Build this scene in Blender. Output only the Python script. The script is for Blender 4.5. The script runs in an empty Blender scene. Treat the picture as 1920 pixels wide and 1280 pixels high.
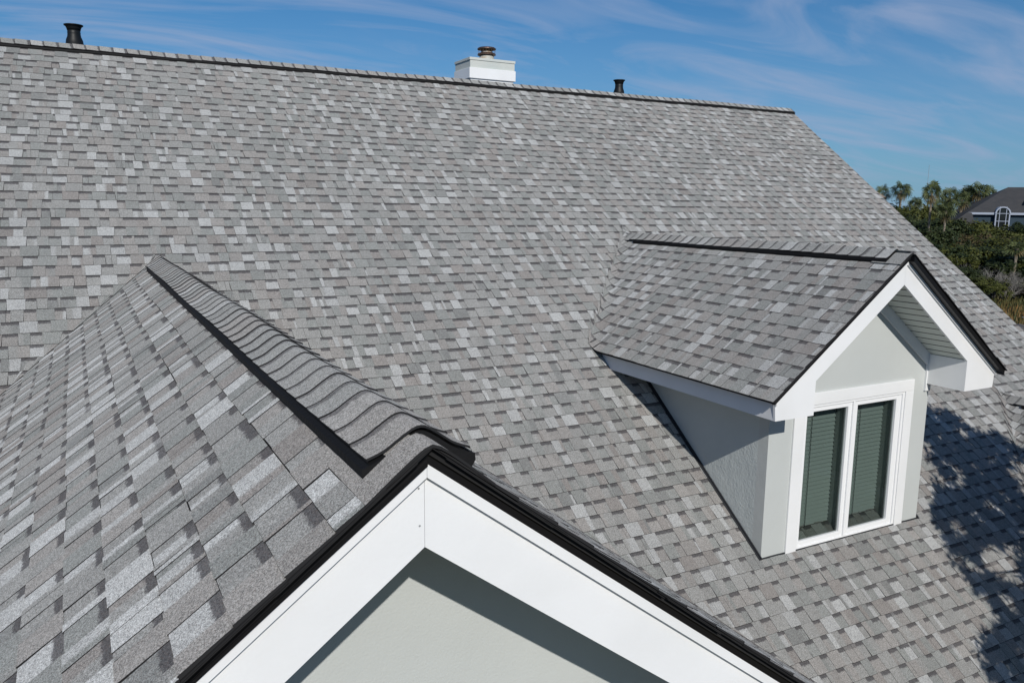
import bpy, math, random
from mathutils import Vector, Matrix

# ------------------------------------------------------------------ camera
sc = bpy.context.scene
C = sc.collection
RR = [[0.8815798763792588, -0.47191545329949, 0.010617273673949166],
      [0.06972522006046294, 0.15243281945910203, 0.9858512206409588],
      [0.46685684663572263, 0.8683663054776397, -0.16728611496613713]]
r_, u_, f_ = (Vector(v) for v in RR)
cam_d = bpy.data.cameras.new('camera')
cam_d.sensor_width = 36
cam_d.lens = 1517.8 / 1920 * 36
cam_d.clip_start = 0.05
cam_d.clip_end = 12000
cam = bpy.data.objects.new('camera', cam_d)
C.objects.link(cam)
cam.matrix_world = Matrix(((r_.x, u_.x, -f_.x, 0), (r_.y, u_.y, -f_.y, 0), (r_.z, u_.z, -f_.z, 0), (0, 0, 0, 1)))
sc.camera = cam

# ------------------------------------------------------------------ sun, sky, exposure
L = Vector((.37, 1.244, -.81)).normalized()          # the way the sunlight travels
sun_d = bpy.data.lights.new('sun', 'SUN')
sun_d.energy = 3.7
sun_d.angle = math.radians(.5)
sun_d.color = (1.0, .955, .885)
sun = bpy.data.objects.new('sun', sun_d)
C.objects.link(sun)
sun.rotation_euler = L.to_track_quat('-Z', 'Y').to_euler()
sc.view_settings.view_transform = 'Standard'
sc.view_settings.look = 'None'
sc.view_settings.exposure = 0
sc.view_settings.gamma = 1

world = bpy.data.worlds.new('World')
sc.world = world
world.use_nodes = True
wn = world.node_tree
wn.nodes.clear()


def N(t, typ, **kw):
    n = t.nodes.new(typ)
    for k, v in kw.items():
        setattr(n, k, v)
    return n


def build_sky(t):
    lk = t.links.new
    out = N(t, 'ShaderNodeOutputWorld')
    bg = N(t, 'ShaderNodeBackground')
    bg.inputs[1].default_value = .072
    sky = N(t, 'ShaderNodeTexSky', sky_type='NISHITA', sun_disc=False)
    sky.sun_elevation = math.radians(32)
    sky.sun_rotation = math.atan2(-L.x, -L.y)
    sky.altitude = 0
    sky.air_density = 1.0
    sky.dust_density = .25
    sky.ozone_density = 3.0
    tc = N(t, 'ShaderNodeTexCoord')
    # high cloud sheet: directions laid out on a plane far overhead
    sep = N(t, 'ShaderNodeSeparateXYZ')
    lk(tc.outputs['Generated'], sep.inputs[0])
    den = N(t, 'ShaderNodeMath', operation='MAXIMUM')
    den.inputs[1].default_value = .0
    lk(sep.outputs[2], den.inputs[0])
    den2 = N(t, 'ShaderNodeMath', operation='ADD')
    den2.inputs[1].default_value = .16
    lk(den.outputs[0], den2.inputs[0])
    px = N(t, 'ShaderNodeMath', operation='DIVIDE')
    py = N(t, 'ShaderNodeMath', operation='DIVIDE')
    lk(sep.outputs[0], px.inputs[0]); lk(den2.outputs[0], px.inputs[1])
    lk(sep.outputs[1], py.inputs[0]); lk(den2.outputs[0], py.inputs[1])
    cb = N(t, 'ShaderNodeCombineXYZ')
    lk(px.outputs[0], cb.inputs[0]); lk(py.outputs[0], cb.inputs[1])

    def layer(rot, scl, nscale, det, dist, lo, hi, loc=(0, 0, 0)):
        mp = N(t, 'ShaderNodeMapping')
        mp.inputs['Rotation'].default_value = (0, 0, rot)
        mp.inputs['Scale'].default_value = scl
        mp.inputs['Location'].default_value = loc
        lk(cb.outputs[0], mp.inputs[0])
        nz = N(t, 'ShaderNodeTexNoise')
        nz.inputs['Scale'].default_value = nscale
        nz.inputs['Detail'].default_value = det
        nz.inputs['Roughness'].default_value = .55
        nz.inputs['Distortion'].default_value = dist
        lk(mp.outputs[0], nz.inputs['Vector'])
        mr = N(t, 'ShaderNodeMapRange')
        mr.inputs['From Min'].default_value = lo
        mr.inputs['From Max'].default_value = hi
        mr.clamp = True
        lk(nz.outputs['Fac'], mr.inputs['Value'])
        return mr.outputs[0]
    a = layer(.95, (.5, 1.35, 1), 1.6, 9, 1.6, .46, .70, (1.3, .4, 0))
    b = layer(.55, (.38, 1.5, 1), 2.3, 10, 1.0, .44, .72, (3, 1, 0))
    c = layer(1.15, (.5, 1.0, 1), 1.1, 4, .6, .42, .60, (7, 2, 0))
    m1 = N(t, 'ShaderNodeMath', operation='MULTIPLY'); lk(b, m1.inputs[0]); lk(c, m1.inputs[1])
    m2 = N(t, 'ShaderNodeMath', operation='MULTIPLY'); lk(a, m2.inputs[0]); m2.inputs[1].default_value = .60
    m3 = N(t, 'ShaderNodeMath', operation='MULTIPLY_ADD', use_clamp=True)
    lk(m1.outputs[0], m3.inputs[0]); m3.inputs[1].default_value = .50; lk(m2.outputs[0], m3.inputs[2])
    tint = N(t, 'ShaderNodeMixRGB', blend_type='MULTIPLY')
    tint.inputs[0].default_value = 1
    tint.inputs[2].default_value = (.27, .70, 1.0, 1)
    lk(sky.outputs[0], tint.inputs[1])
    mix = N(t, 'ShaderNodeMixRGB')
    lk(m3.outputs[0], mix.inputs[0])
    hz = N(t, 'ShaderNodeMapRange'); hz.inputs['From Min'].default_value = 0; hz.inputs['From Max'].default_value = .26
    hz.inputs['To Min'].default_value = .62; hz.inputs['To Max'].default_value = 0
    lk(sep.outputs[2], hz.inputs['Value'])
    hm = N(t, 'ShaderNodeMixRGB'); hm.inputs[2].default_value = (3.4, 5.0, 7.6, 1)
    lk(hz.outputs[0], hm.inputs[0]); lk(tint.outputs[0], hm.inputs[1])
    lk(hm.outputs[0], mix.inputs[1])
    mix.inputs[2].default_value = (4.5, 5.5, 7.9, 1)
    lk(mix.outputs[0], bg.inputs[0])
    lk(bg.outputs[0], out.inputs[0])


build_sky(wn)

# ------------------------------------------------------------------ helpers
random.seed(11)
rnd = random.random


def uni(a, b):
    return a + (b - a) * rnd()


class MB:
    def __init__(self):
        self.v, self.f, self.m, self.c, self.uv = [], [], [], [], []
        self.col = (1, 1, 1, 0)

    def face(self, pts, mat=0, cols=None, uvs=None):
        b = len(self.v)
        self.v.extend([tuple(p) for p in pts])
        self.f.append(tuple(range(b, b + len(pts))))
        self.m.append(mat)
        self.c.extend(cols if cols else [self.col] * len(pts))
        self.uv.extend(uvs if uvs else [(0, 1)] * len(pts))

    def box(self, x0, x1, y0, y1, z0, z1, mat=0):
        p = [(x, y, z) for z in (z0, z1) for y in (y0, y1) for x in (x0, x1)]
        for q in ((0, 2, 3, 1), (4, 5, 7, 6), (0, 1, 5, 4), (2, 6, 7, 3), (0, 4, 6, 2), (1, 3, 7, 5)):
            self.face([p[i] for i in q], mat)

    def prism(self, poly, off, mat=0):
        """poly: planar 3-D outline, off: extrusion vector"""
        off = Vector(off)
        a = [Vector(p) for p in poly]
        b = [p + off for p in a]
        self.face(a, mat)
        self.face(b[::-1], mat)
        n = len(a)
        for i in range(n):
            j = (i + 1) % n
            self.face([a[j], a[i], b[i], b[j]], mat)

    def lathe(self, cx, cy, prof, seg=28, mat=0):
        for (r0, z0), (r1, z1) in zip(prof[:-1], prof[1:]):
            for k in range(seg):
                a, b = 2 * math.pi * k / seg, 2 * math.pi * (k + 1) / seg
                q = [(cx + r0 * math.cos(a), cy + r0 * math.sin(a), z0), (cx + r0 * math.cos(b), cy + r0 * math.sin(b), z0),
                     (cx + r1 * math.cos(b), cy + r1 * math.sin(b), z1), (cx + r1 * math.cos(a), cy + r1 * math.sin(a), z1)]
                if r0 < 1e-6:
                    q = [q[0], q[2], q[3]]
                elif r1 < 1e-6:
                    q = q[:3]
                self.face(q, mat)

    def tube(self, pts, rad, seg=5, mat=0):
        pts = [Vector(p) for p in pts]
        if not hasattr(rad, '__len__'):
            rad = [rad] * len(pts)
        rings = []
        for i, p in enumerate(pts):
            d = (pts[min(i + 1, len(pts) - 1)] - pts[max(i - 1, 0)]).normalized()
            a = d.cross(Vector((.31, .2, .93))).normalized()
            b = d.cross(a)
            rings.append([p + (a * math.cos(2 * math.pi * k / seg) + b * math.sin(2 * math.pi * k / seg)) * rad[i] for k in range(seg)])
        for r0, r1 in zip(rings[:-1], rings[1:]):
            for k in range(seg):
                j = (k + 1) % seg
                self.face([r0[k], r0[j], r1[j], r1[k]], mat)

    def build(self, name, mats, parent=None, smooth=False, bevel=0):
        me = bpy.data.meshes.new(name)
        me.from_pydata(self.v, [], self.f)
        if not isinstance(mats, (list, tuple)):
            mats = [mats]
        for m in mats:
            me.materials.append(m)
        me.polygons.foreach_set('material_index', self.m)
        ca = me.color_attributes.new('tone', 'FLOAT_COLOR', 'CORNER')
        ca.data.foreach_set('color', [x for c in self.c for x in c])
        ul = me.uv_layers.new(name='UVMap')
        ul.data.foreach_set('uv', [x for c in self.uv for x in c])
        if smooth or bevel:
            import bmesh
            bm = bmesh.new(); bm.from_mesh(me)
            bmesh.ops.remove_doubles(bm, verts=bm.verts, dist=1e-5)
            bm.to_mesh(me); bm.free()
        if smooth:
            me.polygons.foreach_set('use_smooth', [True] * len(me.polygons))
        me.update()
        o = bpy.data.objects.new(name, me)
        C.objects.link(o)
        if parent:
            o.parent = parent
        if bevel:
            md = o.modifiers.new('bevel', 'BEVEL'); md.width = bevel; md.segments = 2; md.limit_method = 'ANGLE'; md.angle_limit = math.radians(40)
        return o


def tag(o, label=None, cat=None, group=None, kind=None):
    if label: o['label'] = label
    if cat: o['category'] = cat
    if group: o['group'] = group
    if kind: o['kind'] = kind
    return o


def empty(name, loc=(0, 0, 0)):
    o = bpy.data.objects.new(name, None)
    C.objects.link(o)
    o.location = loc
    return o


def dup(root, loc, rz, s, label=None):
    r = root.copy(); C.objects.link(r)
    r.location = loc; r.rotation_euler = (0, 0, rz); r.scale = s if hasattr(s, '__len__') else (s, s, s)
    if label: r['label'] = label
    for ch in list(root.children):
        c = ch.copy(); C.objects.link(c); c.parent = r
    return r


# ------------------------------------------------------------------ materials
def mat(name, col, rough=.6, metal=0, spec=.5, bump=None, var=None, coords='Object'):
    m = bpy.data.materials.new(name)
    m.use_nodes = True
    t = m.node_tree
    p = t.nodes['Principled BSDF']
    p.inputs['Base Color'].default_value = (*col, 1)
    p.inputs['Roughness'].default_value = rough
    p.inputs['Metallic'].default_value = metal
    p.inputs['Specular IOR Level'].default_value = spec
    tc = N(t, 'ShaderNodeTexCoord')
    if var:
        sc_, col2, lo, hi = var
        nz = N(t, 'ShaderNodeTexNoise'); nz.inputs['Scale'].default_value = sc_; nz.inputs['Detail'].default_value = 5
        t.links.new(tc.outputs[coords], nz.inputs['Vector'])
        mr = N(t, 'ShaderNodeMapRange'); mr.inputs['From Min'].default_value = lo; mr.inputs['From Max'].default_value = hi
        t.links.new(nz.outputs['Fac'], mr.inputs['Value'])
        mx = N(t, 'ShaderNodeMixRGB'); mx.inputs[1].default_value = (*col, 1); mx.inputs[2].default_value = (*col2, 1)
        t.links.new(mr.outputs[0], mx.inputs[0]); t.links.new(mx.outputs[0], p.inputs['Base Color'])
    if bump:
        last = None
        for (s, dist, det) in bump:
            nz = N(t, 'ShaderNodeTexNoise'); nz.inputs['Scale'].default_value = s; nz.inputs['Detail'].default_value = det
            t.links.new(tc.outputs[coords], nz.inputs['Vector'])
            b = N(t, 'ShaderNodeBump'); b.inputs['Distance'].default_value = dist; b.inputs['Strength'].default_value = 1
            t.links.new(nz.outputs['Fac'], b.inputs['Height'])
            if last: t.links.new(last.outputs[0], b.inputs['Normal'])
            last = b
        t.links.new(last.outputs[0], p.inputs['Normal'])
    return m


def shingle_mat():
    m = bpy.data.materials.new('asphalt_shingle')
    m.use_nodes = True
    t = m.node_tree; lk = t.links.new
    p = t.nodes['Principled BSDF']
    p.inputs['Roughness'].default_value = .9
    p.inputs['Diffuse Roughness'].default_value = .55
    p.inputs['Specular IOR Level'].default_value = .25
    tc = N(t, 'ShaderNodeTexCoord')
    at = N(t, 'ShaderNodeAttribute', attribute_name='tone')
    uv = N(t, 'ShaderNodeUVMap', uv_map='UVMap')
    sp = N(t, 'ShaderNodeSeparateXYZ'); lk(uv.outputs[0], sp.inputs[0])
    nz = N(t, 'ShaderNodeTexNoise'); nz.inputs['Scale'].default_value = 60; nz.inputs['Detail'].default_value = 4; nz.inputs['Roughness'].default_value = .75
    lk(tc.outputs['Object'], nz.inputs['Vector'])
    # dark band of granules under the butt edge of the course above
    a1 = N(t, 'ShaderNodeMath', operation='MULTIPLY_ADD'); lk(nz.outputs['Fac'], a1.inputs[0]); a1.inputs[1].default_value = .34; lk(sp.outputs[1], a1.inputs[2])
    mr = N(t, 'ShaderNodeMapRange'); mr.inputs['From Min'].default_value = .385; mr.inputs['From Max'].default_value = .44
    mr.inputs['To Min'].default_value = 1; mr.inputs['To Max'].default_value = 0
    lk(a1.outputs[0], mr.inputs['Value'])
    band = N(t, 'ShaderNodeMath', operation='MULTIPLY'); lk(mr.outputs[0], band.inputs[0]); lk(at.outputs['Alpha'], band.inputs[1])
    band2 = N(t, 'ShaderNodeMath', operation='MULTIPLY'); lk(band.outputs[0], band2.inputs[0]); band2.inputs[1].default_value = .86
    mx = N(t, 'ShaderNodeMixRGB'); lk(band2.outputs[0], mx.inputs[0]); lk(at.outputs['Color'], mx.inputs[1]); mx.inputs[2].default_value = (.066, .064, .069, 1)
    # granules
    vo = N(t, 'ShaderNodeTexVoronoi'); vo.inputs['Scale'].default_value = 390
    lk(tc.outputs['Object'], vo.inputs['Vector'])
    sv = N(t, 'ShaderNodeSeparateColor'); lk(vo.outputs['Color'], sv.inputs[0])
    g = N(t, 'ShaderNodeMapRange'); g.inputs['To Min'].default_value = .42; g.inputs['To Max'].default_value = 1.58
    lk(sv.outputs[0], g.inputs['Value'])
    vo2 = N(t, 'ShaderNodeTexVoronoi'); vo2.inputs['Scale'].default_value = 140
    lk(tc.outputs['Object'], vo2.inputs['Vector'])
    sv2 = N(t, 'ShaderNodeSeparateColor'); lk(vo2.outputs['Color'], sv2.inputs[0])
    g2 = N(t, 'ShaderNodeMapRange'); g2.inputs['To Min'].default_value = .93; g2.inputs['To Max'].default_value = 1.07
    lk(sv2.outputs[1], g2.inputs['Value'])
    gm = N(t, 'ShaderNodeMath', operation='MULTIPLY'); lk(g.outputs[0], gm.inputs[0]); lk(g2.outputs[0], gm.inputs[1])
    # weathering, metre scale
    n3 = N(t, 'ShaderNodeTexNoise'); n3.inputs['Scale'].default_value = 1.1; n3.inputs['Detail'].default_value = 6; lk(tc.outputs['Object'], n3.inputs['Vector'])
    g3 = N(t, 'ShaderNodeMapRange'); g3.inputs['To Min'].default_value = .86; g3.inputs['To Max'].default_value = 1.14
    lk(n3.outputs['Fac'], g3.inputs['Value'])
    gm2 = N(t, 'ShaderNodeMath', operation='MULTIPLY'); lk(gm.outputs[0], gm2.inputs[0]); lk(g3.outputs[0], gm2.inputs[1])
    mul = N(t, 'ShaderNodeMixRGB', blend_type='MULTIPLY'); mul.inputs[0].default_value = 1
    lk(mx.outputs[0], mul.inputs[1]); lk(gm2.outputs[0], mul.inputs[2])
    # brown / rust granules
    hue = N(t, 'ShaderNodeMapRange'); hue.inputs['From Min'].default_value = .86; hue.inputs['From Max'].default_value = .9; hue.inputs['To Max'].default_value = .15
    lk(sv.outputs[2], hue.inputs['Value'])
    mx2 = N(t, 'ShaderNodeMixRGB'); lk(hue.outputs[0], mx2.inputs[0]); lk(mul.outputs[0], mx2.inputs[1]); mx2.inputs[2].default_value = (.30, .19, .14, 1)
    lk(mx2.outputs[0], p.inputs['Base Color'])
    bp = N(t, 'ShaderNodeBump'); bp.inputs['Distance'].default_value = .0012; bp.inputs['Strength'].default_value = .6
    lk(sv.outputs[1], bp.inputs['Height']); lk(bp.outputs[0], p.inputs['Normal'])
    return m


M = {}
M['shingle'] = shingle_mat()
M['asphalt'] = mat('asphalt_edge', (.020, .020, .021), .95, spec=.2)
M['white'] = mat('white_trim_paint', (.80, .81, .82), .45, var=(2.3, (.735, .745, .75), .42, .78), bump=[(6, .0015, 2), (90, .0004, 3)])
M['stucco'] = mat('stucco', (.50, .54, .535), .85, spec=.25, var=(2.2, (.53, .57, .565), .3, .7), bump=[(45, .004, 6), (11, .006, 5), (2.5, .004, 2)])
M['stucco_fine'] = mat('stucco_smooth', (.478, .502, .495), .85, spec=.25, var=(1.5, (.508, .532, .525), .3, .7), bump=[(120, .0012, 4), (4, .004, 3)])
M['black_metal'] = mat('black_drip_metal', (.007, .007, .008), .42, spec=.3, bump=[(9, .002, 3)])
M['black_plastic'] = mat('black_vent_plastic', (.009, .009, .0095), .7, spec=.2, bump=[(60, .002, 4)])
M['rubber'] = mat('black_rubber', (.007, .008, .009), .5, spec=.3)
M['soffit'] = mat('vinyl_soffit', (.60, .64, .60), .5)
M['vinyl'] = mat('white_vinyl', (.83, .84, .85), .3)
M['blind'] = mat('blind_slat', (.40, .45, .44), .6)
M['jamb'] = mat('inner_jamb', (.30, .33, .32), .7)
M['dark'] = mat('dark_room', (.05, .06, .06), .9)
M['flash'] = mat('dark_flashing', (.02, .022, .026), .6)
M['bronze'] = mat('weathered_copper', (.20, .13, .10), .38, metal=.85)
M['rustcol'] = mat('pale_metal_rust', (.42, .42, .38), .6, var=(9, (.36, .24, .12), .52, .7))
M['chim'] = mat('chimney_pale_grey', (.50, .54, .52), .8, var=(3, (.56, .58, .55), .3, .7))
M['cream'] = mat('cream_edge_trim', (.62, .60, .52), .5)


def glass_mat():
    m = bpy.data.materials.new('tinted_window_glass'); m.use_nodes = True
    t = m.node_tree; t.nodes.clear(); lk = t.links.new
    out = N(t, 'ShaderNodeOutputMaterial')
    tr = N(t, 'ShaderNodeBsdfTransparent'); tr.inputs[0].default_value = (.50, .55, .535, 1)
    gl = N(t, 'ShaderNodeBsdfGlossy'); gl.inputs['Roughness'].default_value = .01; gl.inputs[0].default_value = (.85, .9, .95, 1)
    fr = N(t, 'ShaderNodeFresnel'); fr.inputs[0].default_value = 1.5
    mx = N(t, 'ShaderNodeMixShader')
    lk(fr.outputs[0], mx.inputs[0]); lk(tr.outputs[0], mx.inputs[1]); lk(gl.outputs[0], mx.inputs[2]); lk(mx.outputs[0], out.inputs[0])
    return m


M['glass'] = glass_mat()

# ------------------------------------------------------------------ shingles
E_ = .1429
TONES = [((.262, .264, .257), 32), ((.234, .243, .236), 18), ((.266, .258, .248), 19), ((.238, .226, .216), 8), ((.385, .392, .390), 19), ((.205, .211, .207), 4)]
TS = [t for t, w in TONES for _ in range(w)]


last_light = False
LIGHT = [.92, 1.05]      # how pale the palest tabs are on a slope, how often they come


def tone(light=1.0):
    global last_light
    c = random.choice(TS) if rnd() > LIGHT[1] - 1 else TONES[4][0]
    if c[0] > .38 and (rnd() > light or last_light):
        c = TONES[0][0]
    last_light = c[0] > .38
    if last_light:
        c = tuple(x * LIGHT[0] for x in c)
    k = uni(.93, 1.07)
    return tuple(x * k for x in c)


def shingles(mb, O, U, S, Nn, nc, intervals, s_off=0.0, warp=None, seed=1, dens=1.0, wav=.003):
    """courses run along U, step down along S; intervals(s0, s1) -> [(top_a, top_b, bottom_a, bottom_b)]"""
    random.seed(seed)
    O, U, S, Nn = Vector(O), Vector(U), Vector(S), Vector(Nn)

    def P(u, s, n):
        p = O + U * u + S * s + Nn * n
        return warp(p, n) if warp else p
    dark = (.028, .028, .029, 0)
    for k in range(nc):
        s0, s1 = s_off + k * E_, s_off + (k + 1) * E_
        for (ta, tb, ba, bb) in intervals(s0, s1):
            lo, hi = min(ta, ba), max(tb, bb)
            if hi - lo < .02:
                continue
            ph, ph2 = uni(0, 6), uni(0, 6)
            u = lo - uni(0, .2)
            is_tab = rnd() > .5
            last_s = 0
            while u < hi:
                w = uni(.085, .160) if is_tab else uni(.070, .135)
                if rnd() < .09:
                    w = uni(.018, .04)
                nu = u + w
                if nu > lo:
                    sl = uni(-.003, .007) * (1 if is_tab else -1)
                    sr = uni(-.003, .007) * (1 if is_tab else -1)
                    # slightly ragged butt line
                    wv = wav * (math.sin(u * 1.7 + ph) + .7 * math.sin(u * 5.3 + ph2))
                    base = .0060
                    nb = base + (.0024 if is_tab else 0) + uni(-.0004, .0008)
                    sb = s1 + wv + (uni(0, .0022) if is_tab else uni(-.002, 0))
                    A0, A1 = u, nu
                    B0, B1 = u + sl, nu - sr
                    cl = lambda x, a, b: min(max(x, a), b)
                    a0, a1, b0, b1 = cl(A0, ta, tb), cl(A1, ta, tb), cl(B0, ba, bb), cl(B1, ba, bb)
                    if (a1 - a0) > .001 or (b1 - b0) > .001:
                        t1 = tone(.9 if is_tab else .75)
                        # colour stops across the piece
                        stops = [(0, t1), (1, t1)]
                        if w > .07 and rnd() < .33:
                            t2 = tone(.8)
                            q = uni(.25, .75); d = uni(.01, .12)
                            stops = [(0, t1), (max(q - d, .02), t1), (min(q + d, .98), t2), (1, t2)]
                        if warp:
                            xs = sorted(set([x for x, _ in stops] + [i / max(1, int(w / .04)) for i in range(int(w / .04) + 1)]))
                            ns = []
                            for x in xs:
                                for (x0, c0), (x1, c1) in zip(stops[:-1], stops[1:]):
                                    if x0 <= x <= x1:
                                        f = 0 if x1 == x0 else (x - x0) / (x1 - x0)
                                        ns.append((x, tuple(c0[i] * (1 - f) + c1[i] * f for i in range(3)))); break
                            stops = ns
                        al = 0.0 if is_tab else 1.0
                        if is_tab and rnd() < .04: al = .6
                        nt = .0015 if not is_tab else .0038
                        rows = [0, 1] if not warp else [0, .35, .7, 1]
                        for (x0, c0), (x1, c1) in zip(stops[:-1], stops[1:]):
                            for v0, v1 in zip(rows[:-1], rows[1:]):
                                def pt(x, v):
                                    uu = (a0 + (a1 - a0) * x) * (1 - v) + (b0 + (b1 - b0) * x) * v
                                    if warp and v > .5 and callable(getattr(warp, 'round', None)):
                                        pass
                                    return P(uu, s0 * (1 - v) + sb * v, nt + (nb - nt) * v)
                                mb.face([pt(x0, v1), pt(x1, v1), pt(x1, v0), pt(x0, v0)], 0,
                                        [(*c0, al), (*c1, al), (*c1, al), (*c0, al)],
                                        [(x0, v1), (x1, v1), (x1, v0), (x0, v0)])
                            # butt edge
                            ua, ub = b0 + (b1 - b0) * x0, b0 + (b1 - b0) * x1
                            mb.face([P(ua, sb + .0035, -.001), P(ub, sb + .0035, -.001), P(ub, sb, nb), P(ua, sb, nb)], 1)
                        # sides of the raised tab
                        if is_tab or a0 == ta or b0 == ba:
                            mb.face([P(b0 - .0022, sb, -.001), P(b0, sb, nb), P(a0, s0, nt), P(a0 - .0022, s0, -.001)], 1)
                        if is_tab or a1 == tb or b1 == bb:
                            mb.face([P(b1, sb, nb), P(b1 + .0022, sb, -.001), P(a1 + .0022, s0, -.001), P(a1, s0, nt)], 1)
                        if rnd() < .06:   # butt joint between two strips
                            j = uni(.3, .7); ja = a0 + (a1 - a0) * j; jb = b0 + (b1 - b0) * j; h = .0012
                            mb.face([P(jb - h, sb, nb + .0009), P(jb + h, sb, nb + .0009), P(ja + h, s0, nt + .0009), P(ja - h, s0, nt + .0009)], 1)
                u = nu
                is_tab = not is_tab if rnd() < .93 else is_tab


def cap_profile(half, rise, drop):
    """(offset across, height above the roof apex) of shingle caps over a ridge vent, drop = slope"""
    pts = []
    for i in range(-12, 13):
        x = i / 12
        a = abs(x)
        # crest, shoulder, then the flattened skirt
        y = rise - half * drop * (math.sqrt(a * a + .03) - math.sqrt(.03)) / .842 + half * .12 * (max(0, a - .6) / .4) ** 1.5
        pts.append((x * half, y))
    return pts


def ridge(name_parent, base, D, Sd, length, half, rise, slope, seed, expo=E_, tail=0, band=.8):
    """vent body + shingle caps along D from base (roof apex), Sd = sideways"""
    random.seed(seed)
    D, Sd, base = Vector(D), Vector(Sd), Vector(base)
    up = Vector((0, 0, 1))
    prof = cap_profile(half, rise, slope)
    mb = MB()
    n = int(length / expo)
    tcol = None
    for k in range(n + 1):
        y0, y1 = k * expo, min((k + 1) * expo + .001, length)
        if y1 - y0 < .01: continue
        if rnd() < .82 or tcol is None:
            tcol = random.choice([(.278, .280, .272), (.285, .280, .270), (.265, .270, .262), (.292, .284, .272), (.27, .274, .266), (.36, .365, .36)])
        kk = uni(.93, 1.07); c = tuple(x * kk for x in tcol)
        jit, sag = uni(-.007, .007), .004 * math.sin(k * .37 + seed) + uni(0, .0022)
        skw = uni(-.035, .035)
        hs = [(x, h + sag) for x, h in prof]
        if k * expo > length - tail:     # last caps settle down off the vent onto the shingles
            f = min(1, (k * expo - (length - tail)) / .2)
            hs = [(x, h * (1 - f) + (-abs(x) * slope + .014 + .012 * (1 - abs(x) / half)) * f) for x, h in hs]
        for (xa, ha), (xb, hb) in zip(hs[:-1], hs[1:]):
            f0, b0 = y0 + jit, y1 + .004
            sk = lambda x: abs(x) * .10 + x * skw
            p = [base + D * (f0 + sk(xa)) + Sd * xa + up * (ha + .0058), base + D * (f0 + sk(xb)) + Sd * xb + up * (hb + .0058),
                 base + D * (b0 + sk(xb)) + Sd * xb + up * (hb + .001), base + D * (b0 + sk(xa)) + Sd * xa + up * (ha + .001)]
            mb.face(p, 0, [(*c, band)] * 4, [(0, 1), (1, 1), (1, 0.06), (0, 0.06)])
            q = [p[0] - up * .0062 - D * .002, p[1] - up * .0062 - D * .002, p[1], p[0]]
            mb.face(q, 1)
        for s in (0, -1):
            xa, ha = hs[s]
            a = base + D * (y0 + jit) + Sd * xa + up * (ha + .0058); b = base + D * (y1 + .004) + Sd * xa + up * (ha + .001)
            mb.face([a, b, b - up * .004, a - up * .006], 1)
    caps = mb.build('ridge_caps', [M['shingle'], M['asphalt']], name_parent)
    mv = MB()
    vl = length - tail
    # vent body: closed section under the caps, a little wider than they are, with a lip
    sec = []
    for s in (-1, 1):
        w = half + .008
        e = prof[0][1]
        pts = [(s * (half - .004), e - .003), (s * (w - .002), e - .010), (s * (w + .006), e - .012),
               (s * (w + .008), e - .030), (s * (w - .004), -w * .75 - .004)]
        sec.append(pts)
    poly = [(x, h - .007) for x, h in prof]
    outline = sec[0][::-1] + poly + sec[1]
    nseg = max(2, int(vl / .35))
    ring = []
    for i in range(nseg + 1):
        y = vl * i / nseg
        w1 = .0035 * math.sin(i * 2.1 + seed) + .002 * math.sin(i * 5.7)
        ring.append([base + D * (y + .004) + Sd * (x * (1 + (w1 * 6 if j in (0, 1, 2, 3, 4) or j > len(outline) - 6 else 0) * .25)) + up * (h + w1 * .6) for j, (x, h) in enumerate(outline)])
    for r0, r1 in zip(ring[:-1], ring[1:]):
        for j in range(len(outline) - 1):
            mv.face([r0[j], r1[j], r1[j + 1], r0[j + 1]])
    mv.face(ring[0][::-1]); mv.face(ring[-1])
    v = mv.build('ridge_vent', M['black_plastic'], name_parent)
    return caps, v


def zmain(y):
    return .75 * y - 7.063


house = empty('house', (6, 7, -9))
house_off = Vector((6, 7, -9))
tag(house, 'pale grey stucco house under variegated grey asphalt shingle roofs with white trim boards', 'house')


def fix(o):
    """parts are modelled in place: cancel the thing's own position"""
    o.matrix_parent_inverse = Matrix.Translation(-house_off)
    return o


RY, RZ = 11.917, 1.875                 # main ridge
X0, X1 = -4.6, 12.55
GX, GZ, GY = .70, -.558, 1.74          # gable apex, rake plane
GW = 4.2
DX, DZ = 6.51, -.395                   # dormer apex

# ---- main roof
mb = MB()


def iv_main(s0, s1):
    def span(s):
        z = RZ - .6 * s
        d = (GZ - z) / .75
        return d
    d0, d1 = span(s0), span(s1)
    if d1 <= .0:
        return [(X0, X1, X0, X1)]
    a, b = max(d0, 0) + .012, d1 + .012
    if GX - b < X0 + .2: return [(GX + a, X1, GX + b, X1)]
    return [(X0, GX - a, X0, GX - b), (GX + a, X1, GX + b, X1)]


NC = 87
SM = (0, -.8, -.6); NM = (0, -.6, .8)
shingles(mb, (0, RY, RZ), (1, 0, 0), SM, NM, NC, iv_main, seed=5, wav=.0022)
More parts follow.
